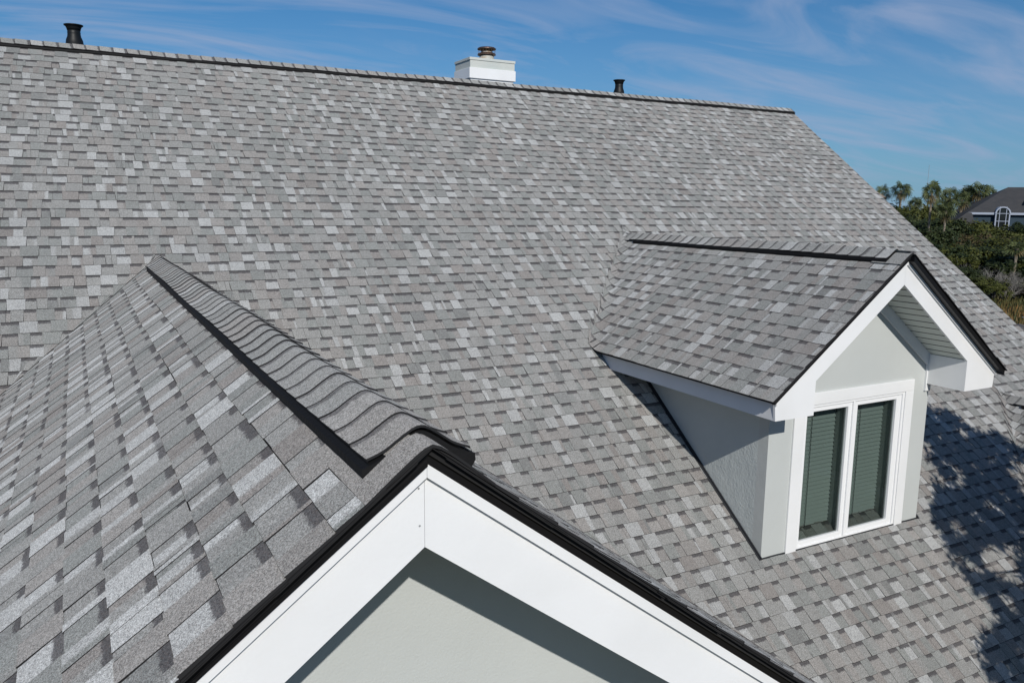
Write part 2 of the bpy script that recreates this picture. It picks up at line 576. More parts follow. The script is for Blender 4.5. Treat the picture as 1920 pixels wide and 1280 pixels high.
# deck under the shingles and the far slope
sl = NC * E_
A = Vector((0, RY, RZ)); S_ = Vector(SM); Nm = Vector(NM)
main_roof = fix(mb.build('main_roof', [M['shingle'], M['asphalt']], house))
md = MB(); md.col = (.25, .25, .25, 0)
for x0, x1 in ((X0, X1),):
    a = A - Nm * .004
    b = A + S_ * sl - Nm * .004
    md.prism([(x0 + .01, a.y, a.z), (x1 - .012, a.y, a.z), (x1 - .012, b.y, b.z), (x0 + .01, b.y, b.z)], -Nm * .03)
    c = Vector((0, RY + 7.2, RZ - 5.4))
    md.prism([(x0 + .01, a.y, a.z + .003), (x0 + .01, c.y, c.z), (x1 - .012, c.y, c.z), (x1 - .012, a.y, a.z + .003)], (0, 0, -.03))
fix(md.build('roof_deck', M['shingle'], main_roof)).matrix_parent_inverse = Matrix.Identity(4)
mt = MB()
for sgn, x in ((1, X1), (-1, X0)):
    for (dy, dz) in ((-1, -.75),):
        p0 = Vector((x, RY, RZ - .012)); p1 = p0 + Vector((0, -sl * .8, -sl * .6))
        mt = MB()
        mt.prism([p0, p1, p1 + Vector((0, 0, -.05)), p0 + Vector((0, 0, -.05))], (.010 * sgn, 0, 0))
        mt.build('rake_edge', M['cream'], main_roof)

mt = MB()
for sgn, x in ((1, X1), (-1, X0)):
    p0 = Vector((x, RY, RZ - .05)); p1 = p0 + Vector((0, -sl * .8, -sl * .6)); p2 = p0 + Vector((0, 7.2, -5.4))
    mt = MB()
    mt.prism([p0, p1, p1 + Vector((0, 0, -.2)), p0 + Vector((0, 0, -.2)), p2 + Vector((0, 0, -.2)), p2], (-.02 * sgn, 0, 0))
    mt.build('rake_board', M['white'], main_roof)
caps, vent = ridge(main_roof, (X0 + .02, RY, RZ), (1, 0, 0), (0, 1, 0), X1 - X0 - .02, .118, .026, .74, 3, expo=.152, band=1)


# ---- front gable
def slope_field(px, pz, y0, yend, ncr, side, seed, warp=None, wav=.003, over=.0):
    """left (side=-1) or right (side=1) slope of a gable whose ridge runs along y"""
    f = MB()

    def iv(s0, s1):
        def ye(s):
            return (pz - .6 * s + 7.063) / .75 + over
        return [(y0 + uni(-.004, .004), ye(s0), y0 + uni(-.004, .004), ye(s1))]
    S = (side * .8, 0, -.6); Nn = (side * .6, 0, .8)
    shingles(f, (px, 0, pz), (0, 1, 0), S, Nn, ncr, iv, seed=seed, warp=warp, wav=wav)
    return f


GYS = 1.69
LIGHT[:] = [1.03, 1.13]  # gable's pale tabs lifted: how this slope returns light put into their colour
fl = slope_field(GX, GZ, GYS, 0, 35, -1, 21, over=.06)
gable_roof = fix(fl.build('gable_roof', [M['shingle'], M['asphalt']], house))
fr = slope_field(GX, GZ, GYS, 0, 35, 1, 22, over=.02)
LIGHT[:] = [.95, 1.03]
gable_roof_r = fix(fr.build('gable_roof', [M['shingle'], M['asphalt']], house))
gl = 35 * E_


def sub(mb, name, mats, parent, **kw):
    o = mb.build(name, mats, parent, **kw)
    return o


dk = MB(); dk.col = (.2, .2, .2, 0)
for sd in (-1, 1):
    p0 = Vector((GX, 0, GZ - .006)); p1 = p0 + Vector((sd * gl * .8, 0, -gl * .6))
    yb0 = (p0.z + 7.063) / .75; yb1 = (p1.z + 7.063) / .75
    dk.prism([(p0.x, GYS + .02, p0.z), (p1.x, GYS + .02, p1.z), (p1.x, yb1 + .05, p1.z), (p0.x, yb0 + .05, p0.z)], (0, 0, -.02))
sub(dk, 'roof_deck', M['asphalt'], gable_roof)
# layered shingle ends seen along the rake
la = MB(); random.seed(4)
for sd in (-1, 1):
    for k in range(35):
        for q in range(3 if sd < 0 else 2):
            s0 = k * E_ + q * .045; s1 = s0 + uni(.25, .4)
            n0 = -.003 - q * .0035 + uni(-.001, .001)
            y = GYS + uni(-.006, .005)
            a = Vector((GX + sd * s0 * .8, y, GZ - .6 * s0 + n0)); b = Vector((GX + sd * min(s1, gl) * .8, y, GZ - .6 * min(s1, gl) + n0 - .003))
            la.prism([a, b, b - Vector((0, 0, .0028)), a - Vector((0, 0, .0028))], (0, .03, 0))
la.col = (.16, .16, .16, 0)
sub(la, 'shingle_ends', M['asphalt'], gable_roof)


def rake_set(px, zt, yf, w, names_parent, board_h, drip_h=.046, drip_over=.018, strip=.036):
    """drip edge, top strip and board of one gable: zt = z of the white apex; w = half width"""
    d = MB()
    for sd in (-1, 1):
        zt2 = zt + .0005
        a = Vector((px, yf - drip_over, zt2)); b = Vector((px + sd * w, yf - drip_over, zt2 - .75 * w))
        h = Vector((0, 0, drip_h))
        d.prism([a, b, b + h, a + h], (0, .014, 0))
        # hemmed kick at the foot of the flange
        a2 = a + Vector((0, -.006, -.004)); b2 = b + Vector((0, -.006, -.004)); h2 = Vector((0, 0, .011))
        if sd < 0: d.prism([a2, b2, b2 + h2, a2 + h2], (0, .0055, 0))
    o1 = d.build('drip_edge', M['black_metal'], names_parent)
    return o1


def gable_boards(px, zt, yf, w, bh, parent, off, strip_h=.034, heel=None, zheel=None):
    """two raking boards + proud top strips. heel: inner x distance of the boxed foot, zheel: its bottom"""
    for sd in (-1, 1):
        X = lambda d: px + sd * d
        b = MB()
        if heel:
            out = [(0, zt), (w, zt - .75 * w), (w - .015, zheel), (heel, zheel), (heel, zt - bh - .75 * heel), (0, zt - bh)]
        else:
            out = [(0, zt), (w, zt - .75 * w), (w, zt - .75 * w - bh), (0, zt - bh)]
        gap = .0006
        b.prism([(X(max(d, gap)), yf, z) for d, z in out], (0, .022, 0))
        ob = b.build('rake_board', M['white'], parent)
        s = MB()
        so = .018; s.prism([(X(gap), yf - so, zt), (X(w), yf - so, zt - .75 * w), (X(w), yf - so, zt - .75 * w - strip_h), (X(gap), yf - so, zt - strip_h)], (0, so - .0005, 0))
        if off:
            fix(ob)
        s.build('trim_strip', M['white'], ob)
    return


gt = MB()
drip = rake_set(GX, GZ - .053, GY, gl * .8, gable_roof, .2, drip_h=.044)
gable_boards(GX, GZ - .053, GY, gl * .8 - .02, .216, house, True)
caps, vent = ridge(gable_roof, (GX + .012, 1.79, GZ + .003), (0, 1, 0), (1, 0, 0), 6.86, .134, .011, .66, 8, tail=.45)
# first cap, flat over the bare ridge in front of the vent
fc = MB()
cc = TONES[2][0]
pr = [(x / 8 * .165, -.75 * math.sqrt((x / 8 * .165) ** 2 + .0006) + .024 - .014 * abs(x) / 8) for x in range(-8, 9)]
for (xa, ha), (xb, hb) in zip(pr[:-1], pr[1:]):
    p = [(GX + xa, GYS - .004, GZ + ha), (GX + xb, GYS - .004, GZ + hb), (GX + xb, 2.0, GZ + hb - .002), (GX + xa, 2.0, GZ + ha - .002)]
    fc.face(p, 0, [(*cc, 0)] * 4)
    fc.face([(p[0][0], p[0][1] - .002, p[0][2] - .008), (p[1][0], p[1][1] - .002, p[1][2] - .008), p[1], p[0]], 1)
for s in (0, -1):
    fc.face([(GX + pr[s][0], GYS - .004, GZ + pr[s][1]), (GX + pr[s][0], 2.0, GZ + pr[s][1]), (GX + pr[s][0], 2.0, GZ + pr[s][1] - .01), (GX + pr[s][0], GYS - .004, GZ + pr[s][1] - .01)], 1)
fc.build('front_cap', [M['shingle'], M['asphalt']], gable_roof)

# gable wall, soffit, small screws on the board
GWY = 2.26
w = MB()
hw = 3.9
zt = GZ - .12
w.prism([(GX, GWY, zt), (GX - hw, GWY, zt - .75 * hw), (GX - hw, GWY, -9), (GX + hw, GWY, -9), (GX + hw, GWY, zt - .75 * hw)], (0, .18, 0))
for sd in (-1, 1):
    x = GX + sd * hw
    y1 = 9.0 if sd < 0 else 6.5
    xa, xb = sorted((x, x - sd * .18))
    w.prism([(xa, GWY + .18, -9), (xa, y1, -9), (xa, y1, zt - .75 * hw), (xa, GWY + .18, zt - .75 * hw)], (xb - xa, 0, 0))
fix(w.build('gable_wall', M['stucco_fine'], house))
s = MB()
for sd in (-1, 1):
    n = 40
    for k in range(n):
        d0, d1 = k * .1, k * .1 + .098
        z0, z1 = GZ - .245 - .75 * d0, GZ - .245 - .75 * d1
        s.face([(GX + sd * d0, GY + .024, z0), (GX + sd * d1, GY + .024, z1 - .004), (GX + sd * d1, GWY, z1 - .004), (GX + sd * d0, GWY, z0)][::sd])
fix(s.build('soffit', M['soffit'], house))
nmat = mat('dull_nail', (.35, .36, .38), .5, metal=.4)
for (x, z) in ((.685, -.675), (.687, -.77), (1.06, -.92)):
    seg = 10
    nl = MB()
    nl.face([(x + .0028 * math.cos(a * 2 * math.pi / seg), GY - .0008, z + .0028 * math.sin(a * 2 * math.pi / seg)) for a in range(seg)])
    fix(nl.build('nail_head', nmat, house))


# ---- dormers
def smax(a, b, k):
    h = max(k - abs(a - b), 0) / k
    return max(a, b) + h * h * k * .25


def dormer(dx, dy, dz, main):
    px, pz = DX + dx, DZ + dz
    yf, yw = 4.707 + dy, 5.127 + dy
    zs = dz
    seed = 40 if main else 60

    def warp(p, n):
        q = Vector(p)
        m = zmain(p.y) + .0115 + n * .9
        h = p.z
        zz = smax(h, m, .075)
        return Vector((p.x, p.y, zz))
    nr = 14
    roofs = []
    for sd in (-1, 1):
        f = MB()
        S = (sd * .8, 0, -.6); Nn = (sd * .6, 0, .8)

        def iv(s0, s1):
            ye = lambda s: (pz - .6 * s + 7.063) / .75
            return [(yf - .045 + uni(-.005, .005), ye(s0) + .13 + uni(0, .03), yf - .045 + uni(-.005, .005), ye(s1) + .055 + uni(0, .015))]
        shingles(f, (px, 0, pz), (0, 1, 0), S, Nn, nr - 1 + (0), iv, seed=seed + sd, warp=warp, wav=.0025, s_off=.1100)
        f2 = MB()
        shingles(f, (px, 0, pz), (0, 1, 0), S, Nn, 1, iv, seed=seed + sd + 5, warp=warp, s_off=-.033)
        r = fix(f.build('dormer_roof', [M['shingle'], M['asphalt']], house))
        roofs.append(r)
    r = roofs[0]
    W = .095 + 13 * E_
    dk = MB()
    for sd in (-1, 1):
        p0 = Vector((px, 0, pz - .004)); p1 = p0 + Vector((sd * W * .8, 0, -W * .6))
        ye = lambda z: (z + 7.063) / .75
        dk.prism([(p0.x, yf - .035, p0.z), (p1.x, yf - .035, p1.z), (p1.x, ye(p1.z) + .04, p1.z), (p0.x, ye(p0.z) + .04, p0.z)], (0, 0, -.022))
    dk.build('roof_deck', M['asphalt'], r)
    la = MB(); random.seed(seed)
    for sd in (-1, 1):
        for k in range(13):
            s0 = k * E_; s1 = min(s0 + .3, W); y = yf - .05 + uni(-.006, .006)
            a = Vector((px + sd * s0 * .8, y, pz - .6 * s0 - .002)); b = Vector((px + sd * s1 * .8, y, pz - .6 * s1 - .006))
            if sd > 0: a.y -= .035; b.y -= .035
            la.prism([a, b, b - Vector((0, 0, .010)), a - Vector((0, 0, .010))], (0, .04, 0))
    la.build('shingle_ends', M['asphalt'], r)
    d = MB()
    wht = -.466 + dz
    for sd in (-1, 1):
        ov = .040 if sd < 0 else .075
        lift = .022 if sd < 0 else 0
        a = Vector((px, yf - ov, wht + lift)); b = Vector((px + sd * 1.545, yf - ov, wht - .75 * 1.545 + lift)); h = Vector((0, 0, .050 - lift))
        d.prism([a, b, b + h, a + h], (0, ov - .006, 0))
    d.build('drip_edge', M['black_metal'], r)
    ridge(r, (px, yf + .10, pz + .004), (0, 1, 0), (1, 0, 0), 4.10, .125, .026, .74, seed + 3, tail=.34)
    fc = MB()
    pr = [(x / 8 * .15, -.75 * math.sqrt((x / 8 * .15) ** 2 + .0006) + .024) for x in range(-8, 9)]
    for (xa, ha), (xb, hb) in zip(pr[:-1], pr[1:]):
        p = [(px + xa, yf - .052, pz + ha), (px + xb, yf - .052, pz + hb), (px + xb, yf + .25, pz + hb), (px + xa, yf + .25, pz + ha)]
        fc.face(p, 0, [(*TONES[0][0], 0)] * 4)
        fc.face([(p[0][0], p[0][1] - .002, p[0][2] - .010), (p[1][0], p[1][1] - .002, p[1][2] - .010), p[1], p[0]], 1)
    fc.build('front_cap', [M['shingle'], M['asphalt']], r)
    gable_boards(px, wht, yf, 1.505, .210, house, True, strip_h=.028, heel=1.04, zheel=-1.757 + dz)

    # walls with a window opening
    xl, xr = px - 1.11, px + 1.11
    ox0, ox1, oz1 = 5.84 + dx, 7.24 + dx, -1.815 + dz
    zt = pz - .15
    zb = -3.9 + dz
    w = MB()
    eav = lambda x: zt - .75 * abs(x - px)
    w.prism([(xl, yw, zb), (ox0, yw, zb), (ox0, yw, oz1), (ox0, yw, eav(ox0)), (xl, yw, eav(xl))], (0, .12, 0))
    w.prism([(ox1, yw, zb), (xr, yw, zb), (xr, yw, eav(xr)), (ox1, yw, eav(ox1)), (ox1, yw, oz1)], (0, .12, 0))
    w.prism([(ox0, yw, oz1), (ox1, yw, oz1), (ox1, yw, eav(ox1)), (px, yw, zt), (ox0, yw, eav(ox0))], (0, .12, 0))
    fix(w.build('dormer_wall', M['stucco_fine'], house))
    for sd in (-1, 1):
        w = MB()
        x = px + sd * 1.11
        xa, xb = sorted((x, x - sd * .12))
        ye = (eav(x) + 7.063) / .75 + .1
        yb = yw + .12
        w.prism([(xa, yb, zmain(yb) - .12), (xa, ye, zmain(ye) - .12), (xa, ye, eav(x)), (xa, yb, eav(x))], (xb - xa, 0, 0))
        fix(w.build('side_wall', M['stucco'], house))
    fl = MB()
    for sd in (-1, 1):
        x = px + sd * 1.114
        y0, y1 = yw - .02, 7.2 + dy
        fl.prism([(x, y0, zmain(y0) + .012), (x, y1, zmain(y1) + .012), (x, y1, zmain(y1) + .034), (x, y0, zmain(y0) + .034)], (sd * .012, 0, 0))
        fl.prism([(x, y0, zmain(y0) + .011), (x, y1, zmain(y1) + .011), (x + sd * .03, y1, zmain(y1) + .011), (x + sd * .03, y0, zmain(y0) + .011)], (0, 0, .003))
    fl.box(xl - .004, xr + .004, yw - .014, yw - .002, zmain(yw) - .03, zmain(yw) + .006)
    fix(fl.build('flashing', M['flash'], house))

    # eave boxes, fascia, soffits, frieze
    ze = -1.757 + dz
    for sd in (-1, 1):
        fs = MB()
        xo = px + sd * 1.49; xi = px + sd * 1.04; xw = px + sd * 1.11
        ztop = wht - .75 * 1.49 + .012
        yr = (ze + 7.063) / .75
        yrt = (ztop + 7.063) / .75
        # fascia running back to the main roof
        fs.prism([(xo, yf + .0225, ze), (xo, yr, ze), (xo, yrt, ztop), (xo, yf + .0225, ztop)], (-sd * .02, 0, 0))
        # level soffit under the eave
        a, b = sorted((xo - sd * .021, xw))
        fs.prism([(a, yf + .0225, ze + .001), (b, yf + .0225, ze + .001), (b, yr, ze + .001), (a, yr, ze + .001)], (0, 0, .01))
        # inner cheek of the boxed return
        zc = wht - .205 - .75 * 1.04
        fs.prism([(xi, yf + .0225, ze), (xi, yw, ze), (xi, yw, zc), (xi, yf + .0225, zc)], (sd * .012, 0, 0))
        a, b = sorted((xi + sd * .0125, xw + sd * .0))
        fs.box(a, b, yf + .023, yw - .001, ze + .0015, ze + .01)
        fix(fs.build('fascia', M['white'], house))
    s = MB()
    for sd in (-1, 1):
        d0 = 0.0
        while d0 < 1.04:
            d1 = min(d0 + .088, 1.05)
            z0, z1 = wht - .20 - .75 * d0, wht - .20 - .75 * d1
            q = [(px + sd * d0, yf + .0225, z0), (px + sd * d1, yf + .0225, z1 + .006), (px + sd * d1, yw, z1 + .006), (px + sd * d0, yw, z0)]
            s.face(q[::sd]); q2 = [(px + sd * d1, yf + .0225, z1 + .006), (px + sd * d1, yf + .0225, z1 - .001), (px + sd * d1, yw, z1 - .001), (px + sd * d1, yw, z1 + .006)]
            s.face(q2, 1)
            d0 = d1
    fix(s.build('soffit', [M['soffit'], mat('soffit_gap', (.12, .13, .12), .8)], house))
    fz = MB()
    for sd in (-1, 1):
        X = lambda d: px + sd * d
        z0 = wht - .207
        fz.prism([(X(0.0005), yw - .022, z0), (X(1.028), yw - .022, z0 - .75 * 1.028), (X(1.028), yw - .022, -1.835 + dz), (X(1.105), yw - .022, -1.835 + dz), (X(1.105), yw - .022, z0 - .75 * 1.105 + .02), (X(1.105), yw - .022, z0 - .75 * 1.0), (X(0.0005), yw - .022, z0 + .01)][::-1], (0, .0215, 0))
        fz.prism([(X(0.0005), yw - .022, z0 - .0), (X(1.03), yw - .022, z0 - .75 * 1.03), (X(1.03), yw - .022, z0 - .75 * 1.03 - .12), (X(0.0005), yw - .022, z0 - .12)], (0, .0212, 0))
    fix(fz.build('frieze_board', M['white'], house))

    # window
    tw = MB()
    y = yw - .018
    zs0 = -3.235 + dz
    for (a, b, c, e) in ((5.70, 5.835, zs0 - .06, -1.812), (7.245, 7.365, zs0 - .06, -1.812)):
        tw.box(a + dx, b + dx, y, yw - .0005, c, e + dz)
    tw.box(5.70 + dx, 7.365 + dx, y, yw - .0005, -1.8115 + dz, -1.695 + dz)
    fix(tw.build('window_trim', M['white'], house, bevel=.003))
    win = empty('window'); win.parent = house; win.matrix_parent_inverse = Matrix.Translation(-house_off)
    fm = MB(); y0, y1 = yw - .008, yw + .07
    Z0, Z1 = -3.232 + dz, -1.815 + dz
    fm.box(5.837 + dx, 5.862 + dx, y0, y1, Z0, Z1); fm.box(7.215 + dx, 7.243 + dx, y0, y1, Z0, Z1)
    fm.box(5.8625 + dx, 7.2145 + dx, y0, y1, Z1 - .022, Z1); fm.box(5.8625 + dx, 7.2145 + dx, y0, y1, Z0, Z0 + .035)
    fm.box(6.492 + dx, 6.512 + dx, y0 - .003, y1, Z0 + .0355, Z1 - .0225)
    fm.build('window_frame', M['vinyl'], win, bevel=.003)
    for (a, b) in ((5.864, 6.490), (6.514, 7.213)):
        a += dx; b += dx
        g0, g1 = (a + .022, b - .052) if a < 6.3 + dx else (a + .056, b - .075)
        sh = MB(); q0, q1 = yw + .004, yw + .045
        zt_, zb_ = Z1 - .0225, Z0 + .0355
        sh.box(a, g0, q0, q1, zb_, zt_); sh.box(g1, b, q0, q1, zb_, zt_)
        sh.box(g0 + .0003, g1 - .0003, q0, q1, zt_ - .045, zt_); sh.box(g0 + .0003, g1 - .0003, q0, q1, zb_, zb_ + .05)
        sh.build('sash', M['vinyl'], win, bevel=.004)
        gb = MB(); gb.face([(g0, yw + .03, zb_ + .05), (g1, yw + .03, zb_ + .05), (g1, yw + .03, zt_ - .045), (g0, yw + .03, zt_ - .045)])
        gb.build('glass_pane', M['glass'], win)
        bl = MB(); z = zt_ - .03; yb = yw + .17
        bl.box(a, b - .02, yb - .03, yb + .02, z - .03, z + .04)
        z -= .03
        random.seed(int(a * 100))
        while z > zb_ - .02:
            t = uni(-.0015, .0015)
            bl.prism([(a, yb - .012 + t, z - .040), (b - .02, yb - .012, z - .040 + t), (b - .02, yb + .012, z + .008), (a, yb + .012, z + .008)], (0, .0015, .002))
            z -= .0415
        bl.box(a, b - .02, yb - .02, yb + .02, z - .02, z)
        for c in (.42,):
            xx = a + (b - a) * c
            bl.box(xx - .0025, xx + .0025, yb - .019, yb - .017, z, zt_ - .03, 1)
        bl.build('blind', [M['blind'], M['dark']], win)
    rm = MB()
    x0, x1, ya, yb, za, zb2 = 5.83 + dx, 7.235 + dx, yw + .072, yw + .75, Z0 - .06, Z1 - .0
    rm.face([(x0, yb, za), (x1, yb, za), (x1, yb, zb2), (x0, yb, zb2)]); rm.face([(x0, ya, za), (x0, yb, za), (x0, yb, zb2), (x0, ya, zb2)])
    rm.face([(x1, ya, za), (x1, yb, za), (x1, yb, zb2), (x1, ya, zb2)]); rm.face([(x0, ya, zb2), (x1, ya, zb2), (x1, yb, zb2), (x0, yb, zb2)])
    rm.face([(x0, ya, za), (x1, ya, za), (x1, yb, za), (x0, yb, za)])
    rm.build('window_reveal', M['dark'], win)
    jm = MB()
    jm.box(7.16 + dx, 7.234 + dx, yw + .0725, yw + .26, Z0 + .01, Z1 - .01); jm.box(5.831 + dx, 5.86 + dx, yw + .0725, yw + .26, Z0 + .01, Z1 - .01)
    jm.box(6.46 + dx, 6.535 + dx, yw + .0725, yw + .16, Z0 + .01, Z1 - .01)
    jm.box(5.861 + dx, 7.159 + dx, yw + .0725, yw + .145, Z0 + .001, Z0 + .012)
    jm.build('window_jamb', M['jamb'], win)
    return r


dormer(0, 0, 0, True)
dormer(4.24, -2.733, -2.05, False)

# ---- house body walls
w = MB()
ey = RY - sl * .8 + .45
w.box(X0 + .35, X1 - .3, ey, ey + .2, -9, zmain(ey) - .15)
w.box(X1 - .5, X1 - .3, ey + .2, RY + 6.8, -9, zmain(ey) - .15)
w.box(X0 + .35, X0 + .55, ey + .2, RY + 6.8, -9, zmain(ey) - .15)
w.box(X0 + .35, X1 - .3, RY + 6.8, RY + 7, -9, zmain(ey) - .15)
for x in (X1 - .5, X0 + .35):
    w.prism([(x, ey + .2, zmain(ey) - .15), (x, RY, RZ - .15), (x, RY + 6.6, RZ - 5.1)], (.2, 0, 0))
fix(w.build('wall', M['stucco_fine'], house))

# ---- chimney
CY = 12.9
c = MB()
c.prism([(6.10, CY + .03, .9), (6.10, CY + .03, 2.30), (6.92, CY + .03, 2.30), (6.92, CY + .03, .9)], (0, .58, 0))
ch = fix(c.build('chimney', M['white'], house))
c = MB(); c.box(6.068, 6.952, CY, CY + .64, 2.095, 2.268)
c.build('trim_band', M['white'], ch, bevel=.004)
c = MB(); c.box(6.085, 6.935, CY + .015, CY + .625, 2.2685, 2.392)
c.build('chimney_top', M['chim'], ch)
c = MB(); c.box(6.072, 6.948, CY + .004, CY + .636, 2.3925, 2.436)
c.build('chimney_lid', M['chim'], ch, bevel=.004)
fx, fy = 6.535, CY + .30
c = MB(); c.lathe(fx, fy, [(.135, 2.436), (.125, 2.52), (.10, 2.53), (.10, 2.60), (0, 2.60)])
c.build('flue_collar', M['rustcol'], ch, smooth=False)
c = MB()
c.lathe(fx, fy, [(.10, 2.535), (.158, 2.540), (.160, 2.556), (.150, 2.568), (.10, 2.585)])
c.lathe(fx, fy, [(.0, 2.648), (.145, 2.640), (.162, 2.636), (.162, 2.652), (.14, 2.666), (.07, 2.678), (0, 2.680)])
for k in range(18):
    a = 2 * math.pi * k / 18
    c.tube([(fx + .15 * math.cos(a), fy + .15 * math.sin(a), 2.56), (fx + .15 * math.cos(a), fy + .15 * math.sin(a), 2.642)], .0016, 4)
for k in range(4):
    a = 2 * math.pi * (k + .4) / 4
    c.tube([(fx + .09 * math.cos(a), fy + .09 * math.sin(a), 2.58), (fx + .12 * math.cos(a), fy + .12 * math.sin(a), 2.645)], .006, 4)
c.build('flue_cap', M['bronze'], ch, smooth=False)

# ---- vent pipes behind the ridge
for (x, y, zt, k) in ((.17, 12.3, 2.205, 1.0), (8.72, 12.3, 2.19, .93)):
    c = MB()
    pr = [(.128, -.66), (.118, -.30), (.115, -.245), (.104, -.235), (.098, -.19), (.080, -.145), (.076, -.11), (.078, -.095), (.075, -.09), (.078, -.065), (.092, -.03), (.098, -.02), (.112, -.014), (.114, -.002), (.100, 0), (.094, -.012), (.07, -.10), (0, -.11)]
    c.lathe(x, y, [(r * k, zt + z) for r, z in pr], 32)
    fix(c.build('vent_pipe', M['rubber'], house, smooth=True))


# ------------------------------------------------------------------ ground
def ground_mat():
    m = bpy.data.materials.new('marsh_ground'); m.use_nodes = True
    t = m.node_tree; lk = t.links.new; p = t.nodes['Principled BSDF']; p.inputs['Roughness'].default_value = .95
    p.inputs['Specular IOR Level'].default_value = .1
    tc = N(t, 'ShaderNodeTexCoord')
    a = N(t, 'ShaderNodeTexNoise'); a.inputs['Scale'].default_value = .06; a.inputs['Detail'].default_value = 6; lk(tc.outputs['Object'], a.inputs['Vector'])
    b = N(t, 'ShaderNodeTexNoise'); b.inputs['Scale'].default_value = 1.1; b.inputs['Detail'].default_value = 8; b.inputs['Roughness'].default_value = .8; lk(tc.outputs['Object'], b.inputs['Vector'])
    r = N(t, 'ShaderNodeValToRGB'); e = r.color_ramp.elements
    e[0].position = .3; e[0].color = (.045, .055, .018, 1); e[1].position = .62; e[1].color = (.20, .115, .042, 1)
    lk(b.outputs['Fac'], r.inputs[0])
    r2 = N(t, 'ShaderNodeValToRGB'); e = r2.color_ramp.elements
    e[0].position = .35; e[0].color = (.03, .04, .015, 1); e[1].position = .7; e[1].color = (.10, .095, .035, 1)
    lk(b.outputs['Fac'], r2.inputs[0])
    s = N(t, 'ShaderNodeMapRange'); s.inputs['From Min'].default_value = .45; s.inputs['From Max'].default_value = .55; lk(a.outputs['Fac'], s.inputs['Value'])
    mx = N(t, 'ShaderNodeMixRGB'); lk(s.outputs[0], mx.inputs[0]); lk(r.outputs[0], mx.inputs[1]); lk(r2.outputs[0], mx.inputs[2]); lk(mx.outputs[0], p.inputs['Base Color'])
    return m


g = MB()
g.face([(-3500, -3500, -9), (3500, -3500, -9), (3500, 3500, -9), (-3500, 3500, -9)])
tag(g.build('ground', ground_mat()), kind='structure')


def polar(az, d, z=-9):
    a = math.radians(az)
    return Vector((d * math.sin(a), d * math.cos(a), z))


def leaf_mat(name, c1, c2, c3=None):
    m = bpy.data.materials.new(name); m.use_nodes = True
    t = m.node_tree; lk = t.links.new; p = t.nodes['Principled BSDF']
    p.inputs['Roughness'].default_value = .6; p.inputs['Specular IOR Level'].default_value = .25
    at = N(t, 'ShaderNodeAttribute', attribute_name='tone')
    sp = N(t, 'ShaderNodeSeparateColor'); lk(at.outputs['Color'], sp.inputs[0])
    mx = N(t, 'ShaderNodeMixRGB'); mx.inputs[1].default_value = (*c1, 1); mx.inputs[2].default_value = (*c2, 1)
    lk(sp.outputs[0], mx.inputs[0])
    lk(mx.outputs[0], p.inputs['Base Color'])
    return m


M['leaf'] = leaf_mat('oak_leaf', (.026, .038, .009), (.088, .092, .018))
M['leaf_dark'] = leaf_mat('dark_leaf', (.016, .028, .010), (.042, .055, .016))
M['leaf_brown'] = leaf_mat('brownish_leaf', (.055, .048, .022), (.115, .085, .035))
M['palm'] = leaf_mat('palm_leaf', (.045, .065, .022), (.14, .16, .065))
M['palm_dead'] = leaf_mat('palm_dead_leaf', (.09, .07, .03), (.17, .13, .06))
M['bark'] = mat('grey_bark', (.14, .12, .10), .9, var=(8, (.08, .07, .06), .4, .6), bump=[(20, .02, 4)])
M['twig'] = mat('bare_twig', (.24, .225, .205), .9)
M['palmtrunk'] = mat('palm_trunk', (.27, .23, .18), .9, var=(6, (.17, .14, .10), .4, .6), bump=[(14, .03, 4)])


def rand_dir():
    while True:
        v = Vector((uni(-1, 1), uni(-1, 1), uni(-1, 1)))
        if .05 < v.length < 1: return v.normalized()


def crown_mb(R, H, nclump, nleaf, lsize, seed, flat=.75):
    """leafy crown: clumps scattered through and over an uneven dome"""
    random.seed(seed)
    mb = MB()
    bumps = [(rand_dir(), uni(.15, .4)) for _ in range(9)]
    for _ in range(nclump):
        d = rand_dir()
        if d.z < -.35: d.z *= -.5; d.normalize()
        rr = 1 + sum(k * max(0, d.dot(b)) ** 6 for b, k in bumps) - .2
        rad = rr * (uni(.35, 1) ** .35)
        c = Vector((d.x * R * rad, d.y * R * rad, H * .55 + d.z * H * .45 * rad))
        cr = R * uni(.10, .19)
        t0 = rnd()
        for _ in range(nleaf):
            e = rand_dir() * cr * (rnd() ** .4)
            e.z *= 1.15
            q = c + e
            nrm = (rand_dir() + d * .9 + Vector((0, 0, .5))).normalized()
            a = nrm.cross(rand_dir()).normalized(); b = nrm.cross(a)
            s = lsize * uni(.5, 1.2)
            tcol = min(1, max(0, t0 * .6 + rnd() * .4))
            cc = (tcol, tcol, tcol, 0)
            mb.face([q - a * s * .5, q - b * s * .32, q + a * s * .5, q + b * s * .32], 0, [cc] * 4)
    return mb


def branches(mb, p, d, ln, r, depth, spread=.7, up=.15, nchild=3):
    q = p + d * ln * .5 + rand_dir() * ln * .06
    e = q + (d + rand_dir() * .25).normalized() * ln * .5
    mb.tube([p, q, e], [r, r * .8, r * .55], 4 if depth < 3 else 6)
    if depth > 0:
        for _ in range(nchild):
            nd = (d + rand_dir() * spread + Vector((0, 0, up))).normalized()
            branches(mb, e, nd, ln * uni(.6, .82), r * .55, depth - 1, spread, up, nchild)
        nd = (d + rand_dir() * spread * 1.2).normalized()
        branches(mb, q, nd, ln * uni(.45, .65), r * .4, depth - 1, spread, up, nchild)


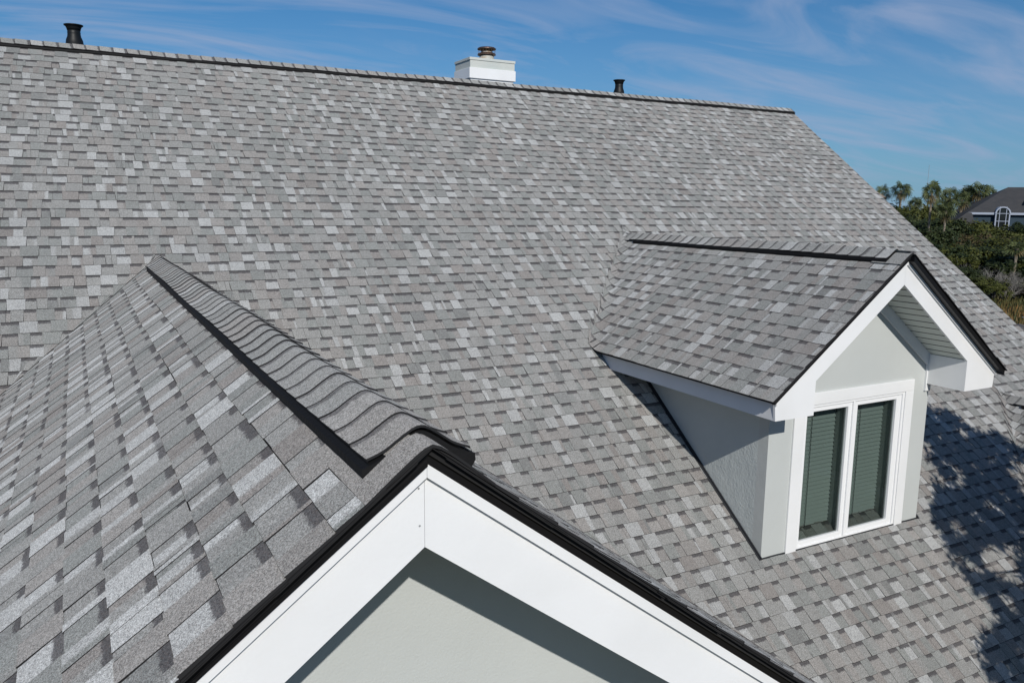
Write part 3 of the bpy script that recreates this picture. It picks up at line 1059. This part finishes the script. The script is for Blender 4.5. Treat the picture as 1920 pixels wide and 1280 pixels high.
def tree_proto(seed, R, H, kind, n=170, nl=85, ls=.33):
    random.seed(seed)
    root = empty('live_oak', (0, 0, -60))
    t = MB(); random.seed(seed)
    t.tube([(0, 0, -.5), (.1, 0, H * .2), (.3, .1, H * .42)], [.3, .24, .17], 8)
    for k in range(5):
        a = k * 1.26 + uni(-.3, .3)
        branches(t, Vector((.2, .05, H * uni(.2, .4))), Vector((math.cos(a), math.sin(a), .7)).normalized(), R * .45, .11, 2)
    t.build('trunk', M['bark'], root)
    crown_mb(R, H, n, nl, ls, seed).build('crown', M[kind], root)
    return root


def bare_proto(seed, R, H):
    random.seed(seed)
    root = empty('bare_shrub', (0, 0, -60))
    t = MB()
    for k in range(7):
        a = k * .9 + uni(-.3, .3)
        branches(t, Vector((uni(-.3, .3), uni(-.3, .3), 0)), Vector((math.cos(a) * .6, math.sin(a) * .6, 1)).normalized(), H * .33, .07, 4, .75, .1, 3)
    t.build('branches', M['twig'], root)
    return root


def palm_proto(seed, th, R=1.5, nfr=34, dead=5):
    random.seed(seed)
    root = empty('sabal_palm', (0, 0, -60))
    t = MB()
    bend = uni(-.3, .3)
    t.tube([(0, 0, -.5), (bend * .4, 0, th * .35), (bend * .8, .1, th * .7), (bend, .1, th)], [.2, .17, .16, .2], 9)
    t.build('trunk', M['palmtrunk'], root)
    f = MB(); fd = MB()
    top = Vector((bend, .1, th))
    for k in range(nfr + dead):
        isd = k >= nfr
        a = k * 2.399 + uni(-.2, .2)
        el = math.asin(uni(-.42, .98)) if not isd else uni(-1.25, -.8)
        d = Vector((math.cos(a) * math.cos(el), math.sin(a) * math.cos(el), math.sin(el)))
        L1 = R * uni(.38, .62) * (.7 if isd else 1)
        p = top + d * L1 + Vector((0, 0, -.06 * L1))
        mbx = fd if isd else f
        tn = rnd()
        mbx.col = (tn, tn, tn, 0)
        mbx.tube([top, p], [.03, .015], 3)
        side = d.cross(Vector((0, 0, 1)))
        side = side.normalized() if side.length > .1 else Vector((1, 0, 0))
        side = (Matrix.Rotation(uni(-1.1, 1.1), 3, d) @ side).normalized()
        nrm = side.cross(d)
        ns = 11
        for j in range(ns):
            b = (j / (ns - 1) - .5) * 3.5
            e = (d * math.cos(b) + side * math.sin(b)).normalized()
            ln = R * .78 * (1 - .22 * abs(b) / 1.75) * uni(.85, 1.1)
            m1 = p + e * ln * .6 + nrm * .05; tip = p + e * ln - Vector((0, 0, .18 * ln + .08))
            wv = e.cross(nrm).normalized() * ln * .065
            c = min(1, tn * .6 + rnd() * .4); cc = (c, c, c, 0)
            mbx.face([p, m1 - wv, tip, m1 + wv], 0, [cc] * 4)
    f.build('fronds', M['palm'], root)
    fd.build('dead_fronds', M['palm_dead'], root)
    return root


# prototypes double as the first placed tree of their kind
used = set()


def place(proto, loc, rz, s, label, cat, group):
    if proto.name not in used:
        used.add(proto.name)
        o = proto; o.location = loc; o.rotation_euler = (0, 0, rz); o.scale = s if hasattr(s, '__len__') else (s, s, s)
    else:
        o = dup(proto, loc, rz, s)
    tag(o, label, cat, group)
    return o


oaks = [tree_proto(101, 4.6, 8.0, 'leaf'), tree_proto(102, 4.2, 8.2, 'leaf_dark'), tree_proto(103, 4.4, 7.4, 'leaf_brown'), tree_proto(104, 5.0, 7.8, 'leaf')]
WOODS = 'trees of the wood beyond the roof'
woods = [  # az, dist, proto, width, height scale, label
    (52.4, 150, 0, 1.25, 1.24, 'olive oak crown at the left end of the wood, beside the sloping roof edge'),
    (53.5, 138, 3, 1.15, 1.21, 'broad olive oak crown below the cluster of two palms at the left'),
    (54.6, 132, 0, 1.05, 1.11, 'rounded green oak in front of the tall slim palm'),
    (53.6, 122, 1, 1.1, .98, 'dark oak crown touching the roof edge under the olive ones'),
    (55.3, 118, 1, 1.15, .93, 'dark green oak at the foot of the slim palm trunk'),
    (56.5, 128, 3, 1.1, .96, 'mid green oak under the middle clump of palms'),
    (57.6, 130, 0, 1.1, .94, 'olive oak in front of the low left corner of the dark roofed house'),
    (58.7, 122, 0, 1.0, .82, 'leafy oak below the arched window of the blue house'),
    (60.0, 124, 3, 1.0, .80, 'yellowish oak below the right end of the blue house'),
    (61.2, 126, 1, 1.1, .9, 'dark oak at the right border of the picture under the blue house'),
    (56.4, 108, 2, 1.15, .84, 'brownish red tinged tree in the middle of the wood'),
    (57.7, 112, 2, 1.05, .83, 'brown grey thinning tree right of the reddish one'),
    (55.0, 106, 1, 1.0, .80, 'very dark oak low beside the roof edge'),
    (56.0, 99, 1, 1.0, .62, 'deep green shrubby oak low on the roof edge beside the white dead branch'),
    (57.2, 100, 0, 1.0, .66, 'low green oak above the grey bare shrubs'),
    (58.9, 110, 0, 1.1, .74, 'green oak left of the lone palm in the wood'),
    (60.6, 108, 3, 1.1, .74, 'olive oak right of the lone palm in the wood'),
    (58.3, 101, 1, 1.0, .62, 'dark tree directly behind the grey bare shrubs'),
    (59.9, 99, 1, 1.1, .56, 'dark bushy tree at the edge of the marsh grass'),
    (61.6, 99, 0, 1.1, .56, 'green bushy tree at the marsh edge by the right border'),
    (62.6, 112, 3, 1.2, .8, 'wide oak beyond the right border of the picture'),
    (57.2, 93, 1, .7, .40, 'small dark bush low against the roof edge'),
    (58.2, 90.5, 0, .6, .32, 'small pale green bush at the left end of the marsh grass'),
    (63.9, 104, 0, 1.1, .8, 'green oak past the right border beside the wide one'),
    (65.6, 118, 1, 1.3, .95, 'dark tall oak past the right border, second from the wide one'),
    (67.5, 108, 3, 1.2, .85, 'olive oak past the right border, third from the wide one'),
]
random.seed(77)
for (az, d, k, s, h, lab) in woods:
    place(oaks[k], polar(az, d), uni(0, 6.28), (s, s, h), lab, 'tree', WOODS)

bp = [bare_proto(201, 3, 5.2), bare_proto(202, 3, 5.0)]
for (az, d, k, s, lab) in ((59.0, 92, 0, .74, 'grey leafless shrub at the marsh edge, the left one of the two'),
                           (59.75, 92.5, 1, .70, 'grey leafless shrub at the marsh edge, the right one of the two'),
                           (57.0, 97, 1, .95, 'tall whitish dead branches standing in the dark wood'),
                           (58.1, 103, 0, .95, 'pale bare branches showing among the brownish trees')):
    place(bp[k], polar(az, d), uni(0, 6), s, lab, 'shrub', 'bare shrubs in the wood')

pp = [palm_proto(301, 10, 1.45, 30), palm_proto(302, 10, 1.5, 28), palm_proto(303, 10, 1.4, 22, 9)]
for (az, d, k, r, top, lab) in (   # r: crown scale, top: height of the crown's centre
        (52.5, 150, 2, .95, 11.3, 'palm crown nearest the roof edge, left of the bigger one'),
        (53.4, 148, 1, 1.0, 11.8, 'big pale palm crown at the left, half behind the oaks'),
        (54.35, 160, 0, .85, 9.7, 'low distant palm between the left pair and the slim palm'),
        (55.2, 112, 0, .76, 10.9, 'tall slim palm with a bare trunk standing clear of the others'),
        (56.3, 150, 1, .9, 11.0, 'palm right of the slim one, its crown darker'),
        (56.75, 138, 2, 1.0, 10.3, 'palm with yellowing fronds in the middle clump'),
        (56.1, 111, 0, .74, 8.75, 'short palm with a pale trunk in front of the middle clump'),
        (55.75, 134, 2, .8, 9.3, 'low ragged palm at the left of the middle clump'),
        (57.2, 146, 0, .95, 11.2, 'palm just left of the dark hip roof'),
        (57.7, 144, 1, 1.0, 11.6, 'topmost palm beside the dark hip roof'),
        (58.3, 158, 2, .95, 11.3, 'palm partly behind the slope of the dark hip roof'),
        (59.95, 95, 0, .8, 5.2, 'lone palm with yellow green fronds in front of the oaks at the right')):
    place(pp[k], polar(az, d), uni(0, 6), (r, r, top / 10), lab, 'palm', 'sabal palms in the wood')

# far-off wood that closes the horizon
fw = MB(); random.seed(9)
for _ in range(2600):
    az = uni(40, 75); d = uni(190, 330)
    top = -1.0 - uni(0, 1) * 1.0 + .9 * math.sin(az * 2.3) + .5 * math.sin(az * 7)
    c = polar(az, d, uni(-8, top))
    t0 = rnd()
    for _ in range(7):
        q = c + rand_dir() * 1.6
        a = rand_dir(); b = a.cross(rand_dir()).normalized(); s = uni(.5, 1.1)
        tc = min(1, t0 * .6 + rnd() * .4)
        fw.face([q - a * s, q - b * s * .7, q + a * s, q + b * s * .7], 0, [(tc, tc, tc, 0)] * 4)
tag(fw.build('distant_wood', M['leaf']), 'dark green line of far-off wood under the sky', 'wood', kind='stuff')

# marsh grass: tufts
gm = MB(); random.seed(14)
for _ in range(16000):
    az = uni(56, 74); d = uni(66, 92)
    p = polar(az, d)
    h = uni(.35, .95); a = uni(0, 6.28); w_ = uni(.08, .2)
    dx_, dy_ = math.cos(a) * w_, math.sin(a) * w_
    tt = rnd() if d < 84 else rnd() * .35
    gm.face([p + Vector((-dx_, -dy_, 0)), p + Vector((dx_, dy_, 0)), p + Vector((dx_ * .4 + uni(-.2, .2), uni(-.2, .2), h))], 0, [(tt, tt, tt, 0)] * 3)
tag(gm.build('marsh_grass', leaf_mat('marsh_grass_blade', (.05, .065, .02), (.22, .12, .045))), 'rust brown marsh grass beyond the roof edge at right', 'grass', kind='stuff')

# ------------------------------------------------------------------ blue house far right
bh = empty('blue_house', polar(59.6, 135))
tag(bh, 'dark blue house with a charcoal hip roof and white arched window beyond the wood', 'house')
ax = math.radians(59.6 - 12)
bh.rotation_euler = (0, 0, -ax)      # local +y points away from the camera
M['blue'] = mat('blue_siding', (.014, .036, .058), .7)
M['charcoal'] = mat('charcoal_shingle', (.040, .041, .044), .9, var=(1.2, (.053, .052, .053), .3, .7), bump=[(6, .03, 5)])
M['bluewhite'] = mat('pale_blue_trim', (.34, .38, .46), .5)
M['darkglass'] = mat('dark_glass', (.015, .018, .02), .08)
# local frame: x right, y away; eave level z ~ 8.6, ridge 12.2
EZ, RZ2 = 8.55, 12.2
hx0, hx1, hy0, hy1 = -5.2, 14, 0, 13
c = MB()
e0, e1, f0, f1 = hx0 - .5, hx1 + .5, hy0 - .5, hy1 + .5
rx0, rx1, ry = hx0 + 5.6, hx1 - 5, 6.5
c.face([(e0, f0, EZ), (e1, f0, EZ), (rx1, ry, RZ2), (rx0, ry, RZ2)]); c.face([(e1, f0, EZ), (e1, f1, EZ), (rx1, ry, RZ2)])
c.face([(e1, f1, EZ), (e0, f1, EZ), (rx0, ry, RZ2), (rx1, ry, RZ2)]); c.face([(e0, f1, EZ), (e0, f0, EZ), (rx0, ry, RZ2)])
c.face([(e0, f0, EZ), (e0, f1, EZ), (e1, f1, EZ), (e1, f0, EZ)])
# lower skirt roof running down at the left corner
c.face([(e0, f0, EZ + .02), (e0 - 3.4, f0 - 1.5, EZ - 2.6), (e0 - 3.4, f1, EZ - 2.6), (e0, f1, EZ + .02)])
c.face([(e0, f0, EZ + .02), (e0 + .5, f0 - .05, EZ - .1), (e0 + 1.1, f0 - 1.5, EZ - 2.6), (e0 - 3.4, f0 - 1.5, EZ - 2.6)])
c.build('roof', M['charcoal'], bh)
c = MB(); c.box(hx0, hx1, hy0, hy1, 0, EZ - .01); c.build('wall', M['blue'], bh)
c = MB(); c.box(e0, e1, f0 - .03, f0 + .02, EZ - .32, EZ - .02); c.box(hx0 + 4.4, hx0 + 4.55, hy0 - .05, hy0 - .005, 4, EZ - .35); c.box(hx0 + 9, hx0 + 9.15, hy0 - .05, hy0 - .005, 4, EZ - .35)
c.build('fascia', M['bluewhite'], bh)
# arched window with its barrel hood
wx, wr, wz = -1.35, .80, EZ - .15
wn_ = MB()
arc = [(wx + wr * math.cos(a), wz + wr * math.sin(a)) for a in [math.pi * k / 16 for k in range(17)]]
wn_.prism([(x, -.62, z) for x, z in arc] + [(wx - wr, -.62, wz - 3.2), (wx + wr, -.62, wz - 3.2)], (0, .6, 0))
win = wn_.build('window', M['darkglass'], bh)
c = MB()
for k in range(16):
    a0, a1 = math.pi * k / 16, math.pi * (k + 1) / 16
    o_, i_ = wr + .17, wr
    q = [(wx + o_ * math.cos(a0), -.75, wz + o_ * math.sin(a0)), (wx + o_ * math.cos(a1), -.75, wz + o_ * math.sin(a1)), (wx + i_ * math.cos(a1), -.75, wz + i_ * math.sin(a1)), (wx + i_ * math.cos(a0), -.75, wz + i_ * math.sin(a0))]
    c.prism(q, (0, 3.0, 0))
for x in (wx - wr - .12, wx + wr - .03): c.box(x, x + .15, -.68, -.02, wz - 3.2, wz)
for x in (wx - .45, wx + .38): c.box(x, x + .08, -.68, -.63, wz - 3.2, wz + .95)
for z in (wz - .03, wz - 1.1, wz - 2.2): c.box(wx - wr, wx + wr, -.69, -.64, z, z + .08)
c.box(wx - wr - .8, wx + wr + .6, -.9, -.02, wz - 3.45, wz - 3.2)
c.build('window_frame', M['bluewhite'], win)
c = MB(); c.box(2.2, 5.6, 1.0, 4.5, EZ, EZ + 1.55); dm = c.build('dormer', M['bluewhite'], bh)
c = MB(); c.box(1.8, 6.0, .6, 5.2, EZ + 1.56, EZ + 1.72); c.build('dormer_roof', M['charcoal'], dm)
c = MB(); c.box(2.8, 4.8, .95, .995, EZ + .55, EZ + 1.35); c.build('dormer_window', M['darkglass'], dm)
c = MB(); c.box(1.6, 4.4, -.05, -.005, EZ - 3.4, EZ - 1.7); c.build('window', M['darkglass'], bh)
c = MB()
for x in (-3.6, -.1):
    c.lathe(x, -1.2, [(.06, EZ - 3.6), (.06, EZ - 2.9), (.2, EZ - 2.85), (.24, EZ - 2.65), (.14, EZ - 2.45), (0, EZ - 2.4)], 10)
for k in range(16): c.box(-3 + k * .5, -2.95 + k * .5, -1.25, -1.2, EZ - 4.6, EZ - 3.6)
c.box(-3, 5, -1.28, -1.18, EZ - 3.62, EZ - 3.52); c.box(-3.1, 5.1, -1.4, -.02, EZ - 4.8, EZ - 4.62)
c.build('balcony_rail', M['bluewhite'], bh)

# cream house whose roof corner shows at the left of the wood
ch2 = empty('cream_house', polar(51.75, 112))
ch2.rotation_euler = (0, 0, -math.radians(50))
tag(ch2, 'cream house corner peeking over the sloping roof edge left of the palms', 'house')
c = MB(); c.box(-6, 1.0, 0, 8, 0, 10.3); c.build('wall', mat('cream_siding', (.62, .52, .42), .8), ch2)
c = MB(); c.prism([(-7, -.5, 10.3), (1.7, -.5, 10.3), (-2.5, -.5, 12.9)], (0, 9, 0)); c.build('roof', mat('tan_roof', (.30, .25, .21), .9), ch2)

# thin radio mast
ms = MB()
p = polar(54.9, 520)
ms.tube([p, p + Vector((0, 0, 33))], [.16, .08], 5)
for k in range(3):
    a = k * 2.09
    ms.tube([p + Vector((0, 0, 20)), p + Vector((8 * math.cos(a), 8 * math.sin(a), 0))], .03, 3)
tag(ms.build('radio_mast', mat('mast_steel', (.25, .25, .27), .6)), 'very thin distant mast rising above the wood left of the slim palm', 'mast')

# boardwalk by the marsh
bw = MB()
q0, q1 = polar(60.05, 68, -8.1), polar(62.5, 60, -8.1)
dd = (q1 - q0).normalized(); sd_ = Vector((-dd.y, dd.x, 0))
for k in range(30):
    a = q0 + dd * k * .32
    bw.prism([a - sd_ * .8, a + sd_ * .8, a + sd_ * .8 + dd * .28, a - sd_ * .8 + dd * .28], (0, 0, -.06))
wk = bw.build('boardwalk', mat('weathered_board', (.12, .11, .10), .9))
tag(wk, 'weathered grey boardwalk at the edge of the marsh grass', 'boardwalk')
bw = MB()
bw.tube([q0 + sd_ * .8 + Vector((0, 0, .5)), q1 + sd_ * .8 + Vector((0, 0, .5))], .04, 4)
bw.build('handrail', mat('pale_rail', (.5, .48, .42), .8), wk)

# ------------------------------------------------------------------ the tree that shades the roof
random.seed(31)
poly = [(8.30, 5.62), (8.90, 6.20), (9.33, 6.27), (9.53, 6.08), (9.60, 5.95), (9.72, 5.83), (10.18, 5.85), (10.10, 5.62), (10.25, 5.45), (11.2, 5.0), (11.3, 2.4), (6.3, 2.4),
        (6.90, 3.80), (7.00, 4.02), (7.20, 4.20), (7.62, 4.26), (7.60, 4.40), (7.58, 4.55), (7.64, 4.80), (7.74, 5.10), (8.10, 5.36), (8.45, 5.58)]


def inside(x, y):
    r = False
    for (xa, ya), (xb, yb) in zip(poly, poly[1:] + poly[:1]):
        if (ya > y) != (yb > y) and x < (xb - xa) * (y - ya) / (yb - ya) + xa: r = not r
    return r


def edge_dist(x, y):
    best = 9
    for (xa, ya), (xb, yb) in zip(poly, poly[1:] + poly[:1]):
        dx, dy = xb - xa, yb - ya
        t = max(0, min(1, ((x - xa) * dx + (y - ya) * dy) / (dx * dx + dy * dy)))
        best = min(best, math.hypot(x - xa - t * dx, y - ya - t * dy))
    return best


st = empty('evergreen_tree', (8.6, -1.3, -9))
tag(st, 'narrow leaved evergreen standing in front of the house, outside the picture at right', 'tree')
off = Vector((8.6, -1.3, -9))
cr = MB(); ti = MB()
core = Vector((7.95, .5, -1.5))
cnt = 0
while cnt < 3700:
    x, y = uni(6.5, 11.3), uni(2.4, 6.3)
    if not inside(x, y): continue
    ed = edge_dist(x, y)
    if ed < .085: continue
    # clearings in the crown
    g_ = math.sin(x * 3.1 + y * 2.3) * math.sin(y * 4.1 - x * 1.7)
    if g_ > .55 and ed > .25: continue
    if math.sin(x * 9.1 - y * 6.3) * math.sin(y * 11.1 + x * 7.7) > .16 and rnd() < .90: continue
    cnt += 1
    P_ = Vector((x, y, zmain(y)))
    t_ = uni(3.0, 5.2)
    c_ = P_ - L * t_
    ax_ = (rand_dir() + Vector((0, 0, -.2))).normalized()
    nl = random.randint(16, 24)
    tw0 = c_ - ax_ * .12
    for _ in range(nl):
        d = (ax_ * uni(.3, 1.2) + rand_dir() * .8).normalized()
        ln = uni(.10, .21) * (1 if ed > .25 else .7)
        wv = d.cross(rand_dir()).normalized() * uni(.010, .019)
        b = c_ + ax_ * uni(-.12, .06)
        cr.face([b - off, b + d * ln * .5 + wv - off, b + d * ln - off, b + d * ln * .5 - wv - off], 0, [(rnd(),) * 3 + (0,)] * 4)
    if cnt % 40 == 0:
        mid = (core + c_) * .5 + rand_dir() * .15
        ti.tube([core - off, mid - off, c_ - off], [.035, .018, .006], 5)
cr.build('crown', M['leaf'], st)
ti.tube([(0, 0, 0), (.05, .3, 3.2), core - off], [.2, .15, .08], 8)
ti.build('trunk', M['bark'], st)
